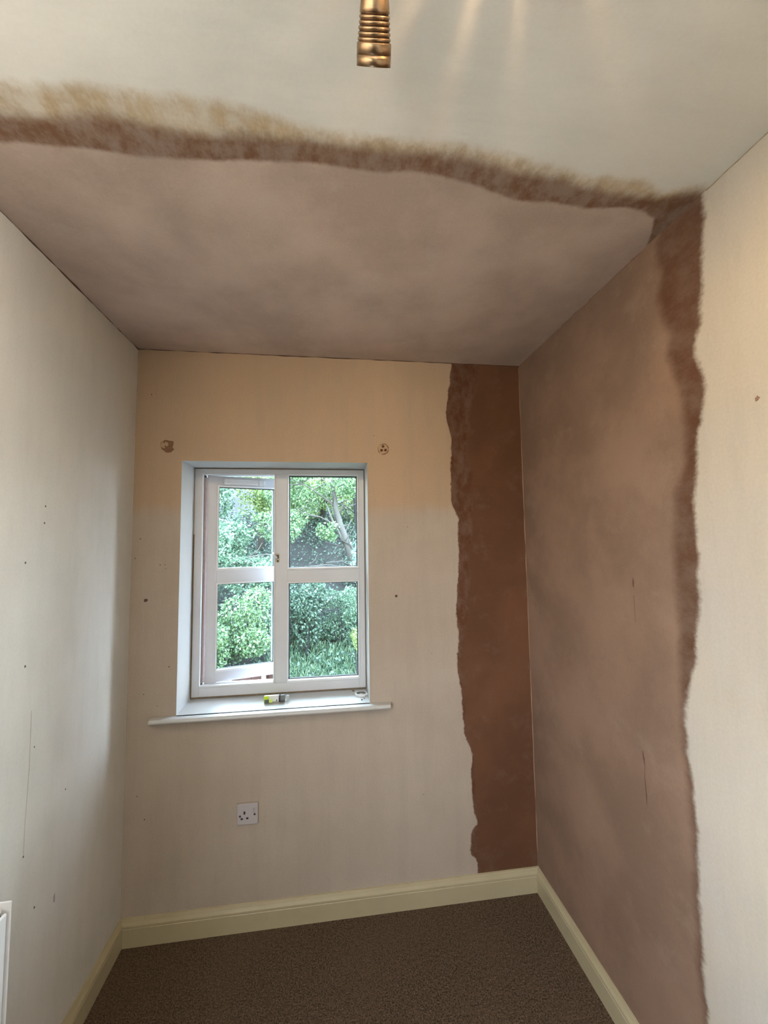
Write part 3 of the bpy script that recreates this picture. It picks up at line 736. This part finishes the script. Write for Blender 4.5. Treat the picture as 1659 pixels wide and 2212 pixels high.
def lump_cloud(c, rad, n, seedv, lumps=14):
    """points near the surface of a lumpy crown made of overlapping balls"""
    r = np.random.default_rng(seedv); c = np.array(c); rad = np.array(rad)
    d = r.normal(0, 1, (lumps, 3)); d /= np.linalg.norm(d, axis=1)[:, None]
    cen = c + d*rad*r.uniform(.35, .8, (lumps, 1)); lr = r.uniform(.28, .50, lumps)
    k = r.integers(0, lumps, n); dd = r.normal(0, 1, (n, 3)); dd /= np.linalg.norm(dd, axis=1)[:, None]
    p = cen[k] + dd*rad*lr[k][:, None]*r.uniform(.72, 1.05, (n, 1))
    return p, dd

def shrub(name, label, c, rad, n, size, mat, seedv, cat='shrub', lumps=14, aspect=.6, group='shrubs on the bank outside the window'):
    zb = float(bank_z(c[0], c[1]))
    root = empty(name, (c[0], c[1], min(zb, c[2]-rad[2]))); tag(root, label, cat, group)
    p, d = lump_cloud(c, rad, n, seedv, lumps)
    leaves('foliage', p, d*.5+np.array([0, -.3, .6]), size, mat, root, .8, aspect)
    r = random.Random(seedv); bm = bmesh.new()
    for k in range(4):
        e = Vector((c[0]+r.uniform(-.7, .7)*rad[0], c[1]+r.uniform(-.6, .6)*rad[1], c[2]+r.uniform(0, .6)*rad[2]))
        s = Vector((c[0]+r.uniform(-.12, .12), c[1]+r.uniform(-.1, .1), root.location.z-.05)); mid = s.lerp(e, .5)+Vector((r.uniform(-.1, .1), 0, .05))
        tube(bm, [s, mid, e], [.014, .010, .004], 6)
    o = mesh_obj('stems', bm, M_bark_dark); o.parent = root; o.location = -root.location
    return root

def branch_tree(name, label, trunk_pts, radii, crowns, n, size, mat, seedv, group='trees on the bank outside the window', bark=None, limbs=None, twigs=5, aspect=.62):
    root = empty(name, trunk_pts[0]); tag(root, label, 'tree', group)
    r = random.Random(seedv); bark = bark or M_bark
    bm = bmesh.new(); tube(bm, trunk_pts, radii, 12)
    o = mesh_obj('trunk', bm, bark, smooth=True); o.parent = root; o.location = -root.location
    for L in (limbs or []):
        bm = bmesh.new(); m_ = len(L[0])
        tube(bm, L[0], [L[1]*.65*(1-.75*i/(m_-1)) for i in range(m_)], 8)
        for k in range(twigs):
            i = r.randrange(1, m_); p = Vector(L[0][i-1]).lerp(Vector(L[0][i]), r.random())
            d = Vector((r.uniform(-1, 1), r.uniform(-.6, .6), r.uniform(-.3, .9))).normalized()*r.uniform(.25, .6)
            tube(bm, [p, p+d*.5+Vector((0, 0, r.uniform(-.05, .05))), p+d], [L[1]*.35, L[1]*.25, L[1]*.1], 5)
        o = mesh_obj('branch', bm, bark, smooth=True); o.parent = root; o.location = -root.location
    P_, D_ = [], []
    tot = sum(np.prod(c[1])**(2/3) for c in crowns)
    for i, (c, rad) in enumerate(crowns):
        p, d = lump_cloud(c, rad, int(n*np.prod(rad)**(2/3)/tot), seedv*31+i, 16); P_.append(p); D_.append(d)
    p = np.concatenate(P_); d = np.concatenate(D_)
    leaves('foliage', p, d*.5+np.array([0, -.3, .6]), size, mat, root, .85, aspect)
    return root

# ivy over the whole slope
N = 60000
x = rng.uniform(-6, 6, N); y = rng.uniform(3.6, 10.5, N)
keep = ~((x > -.25) & (x < 1.15) & (y > 6.15) & (y < 8.6) & (rng.random(N) < .65)); x, y = x[keep], y[keep]; N = len(x)
z = bank_z(x, y) + np.abs(rng.normal(0, .10, N)) + .02
o = leaves('ivy_ground_cover', np.stack([x, y, z], 1), np.tile([0, -.6, .7], (N, 1)), .055, M_leaf_dark, None, .6, .8)
tag(o, 'low dark ivy covering the steep bank outside the window', 'ground cover', kind='stuff')
# long grass at the foot of the bank, lower right of the view
N = 26000
x = rng.uniform(-.2, 4.5, N); y = rng.uniform(3.7, 5.6, N); zb = bank_z(x, y)
hgt = rng.uniform(.06, .20, N)
me = bpy.data.meshes.new('long_grass')
lean = rng.normal(0, .35, (N, 2)); a = rng.uniform(0, math.pi, N); w = rng.uniform(.004, .009, N)
b0 = np.stack([x-np.cos(a)*w, y-np.sin(a)*w, zb-.02], 1); b1 = np.stack([x+np.cos(a)*w, y+np.sin(a)*w, zb-.02], 1)
tp_ = np.stack([x+lean[:, 0]*hgt, y+lean[:, 1]*hgt, zb+hgt], 1); mid = (b0+b1)/2*.4+tp_*.6+np.array([0, 0, .03])
V = np.stack([b0, b1, mid+np.stack([np.cos(a)*w, np.sin(a)*w, 0*a], 1)*.8, tp_, mid-np.stack([np.cos(a)*w, np.sin(a)*w, 0*a], 1)*.8], 1).reshape(-1, 3)
me.from_pydata(V.tolist(), [], [(5*i, 5*i+1, 5*i+2, 5*i+3, 5*i+4) for i in range(N)])
at = me.attributes.new('leaf_tone', 'FLOAT', 'POINT'); at.data.foreach_set('value', np.repeat(rng.uniform(0, 1, N), 5).astype(np.float32))
me.materials.append(M_grass); o = bpy.data.objects.new('long_grass', me); COL.objects.link(o)
tag(o, 'long pale green grass at the foot of the bank, lower right pane', 'grass', kind='stuff')

# shrubs
shrub('garden_shrub', 'bushy light green shrub filling the lower left pane', (-.62, 4.6, .25), (.75, .6, .72), 9000, .050, M_leaf_fresh, 11)
shrub('garden_shrub', 'cool green shrub behind the upper left pane, left side', (-1.45, 6.0, 1.45), (.85, .7, .85), 9000, .060, M_leaf_cool, 12)
shrub('garden_shrub', 'low shrub showing along the bottom of the upper left pane', (-.55, 5.6, 1.05), (.7, .5, .38), 6000, .055, M_leaf_cool, 13)
shrub('garden_shrub', 'dark green shrub in the lower right pane beside the mullion', (.35, 5.4, .30), (.55, .5, .62), 6500, .052, M_leaf_dark, 14)
shrub('garden_shrub', 'blue green shrub at the right edge of the window view', (1.75, 6.2, 1.05), (.62, .5, .75), 6500, .060, M_leaf_pale, 15)
shrub('garden_shrub', 'feathery shrub in the middle of the lower right pane', (1.05, 5.6, .25), (.62, .5, .55), 6500, .050, M_leaf_cool, 16, aspect=.35)
shrub('garden_shrub', 'small yellow flowering shrub low at the right edge of the view', (1.32, 4.7, .02), (.26, .25, .24), 1800, .040, M_leaf_lime, 17)
shrub('garden_shrub', 'shrub low on the bank beyond the right reveal', (2.3, 5.2, .1), (.7, .5, .6), 5000, .055, M_leaf_fresh, 18)
shrub('garden_shrub', 'pale curling shrub at the bottom left of the lower left pane', (-.80, 3.9, -.30), (.26, .25, .26), 1800, .038, M_leaf_pale, 19, aspect=.4)
shrub('garden_shrub', 'shrub up the bank beyond the left reveal', (-2.7, 5.4, .8), (.9, .7, .9), 6000, .060, M_leaf_fresh, 20)

# trees
branch_tree('leaning_tree', 'leaning grey trunked tree in the upper right pane', 
    [(1.62, 7.0, .55), (1.42, 7.0, .95), (1.20, 7.0, 1.45), (1.02, 7.0, 1.95), (.93, 7.0, 2.35), (.86, 7.0, 2.9), (.80, 7.1, 3.8)], [.13, .11, .09, .07, .055, .04, .02],
    [((.1, 7.3, 2.75), (.9, .6, .55)), ((1.25, 7.6, 3.35), (.8, .6, .5)), ((-.2, 6.8, 1.95), (.65, .5, .38)), ((.75, 7.3, 4.1), (1.2, .9, .6)), ((1.15, 6.7, 2.75), (.45, .25, .32)), ((.75, 6.7, 1.75), (.25, .2, .3)), ((1.55, 6.75, .85), (.22, .15, .32)), ((.2, 6.9, 3.3), (.7, .4, .4))],
    19000, .058, M_leaf_fresh, 41,
    limbs=[([(1.35, 7, 1.0), (1.05, 6.9, 1.15), (.7, 6.85, 1.12), (.35, 6.8, 1.0)], .035), ([(1.25, 7, 1.3), (1.0, 6.95, 1.75), (.85, 6.9, 2.05), (.75, 6.9, 2.35)], .07),
           ([(.95, 7, 2.3), (.65, 6.95, 2.55), (.35, 6.9, 2.75), (-.1, 6.9, 2.95)], .045), ([(1.0, 7, 2.1), (1.12, 6.95, 2.45), (1.05, 6.95, 2.75), (1.15, 6.95, 3.0)], .035),
           ([(.98, 7, 1.9), (.6, 6.9, 2.1), (.2, 6.85, 2.2), (-.1, 6.85, 2.15)], .030), ([(1.5, 7, .8), (1.2, 6.85, .75), (.8, 6.8, .72)], .03),
           ([(1.4, 7, 1.1), (1.25, 6.9, 1.5), (1.05, 6.9, 1.6), (.95, 6.9, 1.9)], .03)])
branch_tree('straight_tree', 'dark upright tree at the right edge of the upper right pane',
    [(1.50, 7.6, .9), (1.48, 7.6, 1.8), (1.40, 7.6, 2.7), (1.38, 7.6, 3.6), (1.40, 7.6, 4.8)], [.10, .085, .07, .055, .03],
    [((2.2, 7.9, 3.2), (.6, .5, .8)), ((1.6, 8.0, 4.6), (1.2, .8, .7))], 7000, .06, M_leaf_lime, 42, bark=M_bark_dark,
    limbs=[([(1.42, 7.6, 2.2), (1.15, 7.5, 2.4), (.9, 7.5, 2.45)], .03), ([(1.4, 7.6, 3.0), (1.1, 7.5, 3.3), (.85, 7.5, 3.6)], .03), ([(1.4, 7.6, 2.6), (1.7, 7.5, 3.0), (2.0, 7.5, 3.3)], .03)])
branch_tree('hillside_tree', 'lime green crowned tree at the top of the upper left pane',
    [(-.9, 8.6, 1.4), (-.85, 8.6, 2.4), (-.8, 8.6, 3.4), (-.8, 8.6, 4.6)], [.10, .08, .06, .03],
    [((-.75, 8.2, 2.75), (.75, .6, .65)), ((-1.3, 8.4, 3.9), (1.2, .8, .8)), ((-1.0, 8.3, 3.3), (1.0, .6, .5))], 9000, .07, M_leaf_lime, 43)
branch_tree('hillside_tree', 'cool green tree high on the bank behind the left casement',
    [(-2.2, 7.6, 1.0), (-2.15, 7.6, 2.2), (-2.1, 7.6, 3.6)], [.11, .08, .03],
    [((-1.9, 7.4, 2.6), (.95, .7, .9)), ((-2.6, 7.6, 3.8), (1.2, .8, .9)), ((-3.4, 7.4, 2.2), (1.0, .8, 1.0))], 15000, .07, M_leaf_cool, 44)
branch_tree('hillside_tree', 'yellow green tree behind the leaning trunk',
    [(.6, 9.6, 2.0), (.62, 9.6, 3.0), (.6, 9.6, 4.6)], [.09, .07, .03],
    [((.2, 9.3, 2.6), (1.2, .7, .75)), ((1.5, 9.5, 2.5), (1.0, .6, .7)), ((.0, 9.5, 4.0), (1.5, .9, .8))], 14000, .075, M_leaf_lime, 45,
    limbs=[([(.6, 9.6, 2.6), (1.0, 9.4, 2.9), (1.6, 9.4, 3.1)], .04)])
branch_tree('hillside_tree', 'green tree on the bank beyond the right reveal',
    [(3.6, 7.8, 1.1), (3.6, 7.8, 2.4), (3.5, 7.8, 4.2)], [.11, .08, .03],
    [((3.3, 7.6, 2.6), (1.1, .8, 1.1)), ((3.8, 7.8, 4.1), (1.3, .8, .8))], 11000, .07, M_leaf_fresh, 46)
branch_tree('hillside_tree', 'broad green tree furthest left up the bank',
    [(-5.0, 8.2, 1.2), (-5.0, 8.2, 2.4), (-5.0, 8.2, 4.2)], [.12, .08, .03],
    [((-4.8, 8.0, 2.8), (1.3, .9, 1.2)), ((-5.2, 8.2, 4.2), (1.4, .9, .9))], 9000, .08, M_leaf_cool, 47)

# fallen twigs under the trees (dark hollow)
for lab, pts in (('pale dead branch lying across the dark hollow left of the leaning trunk', [(-.1, 6.3, .93), (.35, 6.3, 1.08), (.8, 6.35, 1.12), (1.2, 6.4, 1.0)]),
                 ('short pale dead branch low in the dark hollow by the mullion', [(.15, 6.1, .72), (.4, 6.1, .84), (.62, 6.1, .88)]),
                 ('bare forked branch arching over the gap in the left pane foliage', [(-.95, 5.6, 1.15), (-.6, 5.6, 1.32), (-.3, 5.6, 1.36), (-.1, 5.6, 1.30)]),
                 ('bare twig slanting down through the left pane foliage', [(-.7, 5.5, 1.30), (-.4, 5.5, 1.15), (-.1, 5.5, .92)])):
    bm = bmesh.new(); tube(bm, pts, [.014, .013, .010, .006][:len(pts)], 7)
    p = Vector(pts[1]); tube(bm, [p, p+Vector((.15, 0, .12)), p+Vector((.22, 0, .25))], [.009, .007, .003], 6)
    tag(mesh_obj('dead_branch', bm, M_bark, smooth=True), lab, 'branch', 'dead branches on the bank')

# yard wall and white trellis rails seen through the gap under the open casement
yw = empty('garden_fence', (-.6, 3.2, -.5)); tag(yw, 'red-brown boarded fence with white rails seen under the open casement', 'fence')
t = NT('red_brown_boards'); n1 = t.noise(12, 4, .6, mapping=(1, 1, .2)); t.base(t.mix(n1, (.022, .009, .006), (.045, .019, .013))); t.rough(.85); M_fence = t.m
bm = bmesh.new()
for i in range(18): box(bm, -1.9+i*.12, -1.9+i*.12+.115, 3.2, 3.225, -1.5, .06, .003)
sub(yw, mesh_obj('board_panel', bm, M_fence))
M_rail = simple('white_rail', (.085, .08, .085), .6)
bm = bmesh.new()
box(bm, -1.9, .26, 3.15, 3.19, .035, .06, .003); box(bm, -1.9, .26, 3.15, 3.19, -.25, -.22, .003)
for xx in (-.9, -.45, .02):
    box(bm, xx, xx+.05, 3.14, 3.19, -1.4, .075, .003)
sub(yw, mesh_obj('rail', bm, M_rail))
for (xa, za, xb, zb_) in ((-.40, .03, .02, -.2), (-.85, .03, -.45, -.2)):
    bm = bmesh.new(); tube(bm, [(xa, 3.13, za), (xb, 3.13, zb_)], .012, 6); sub(yw, mesh_obj('brace', bm, M_rail))
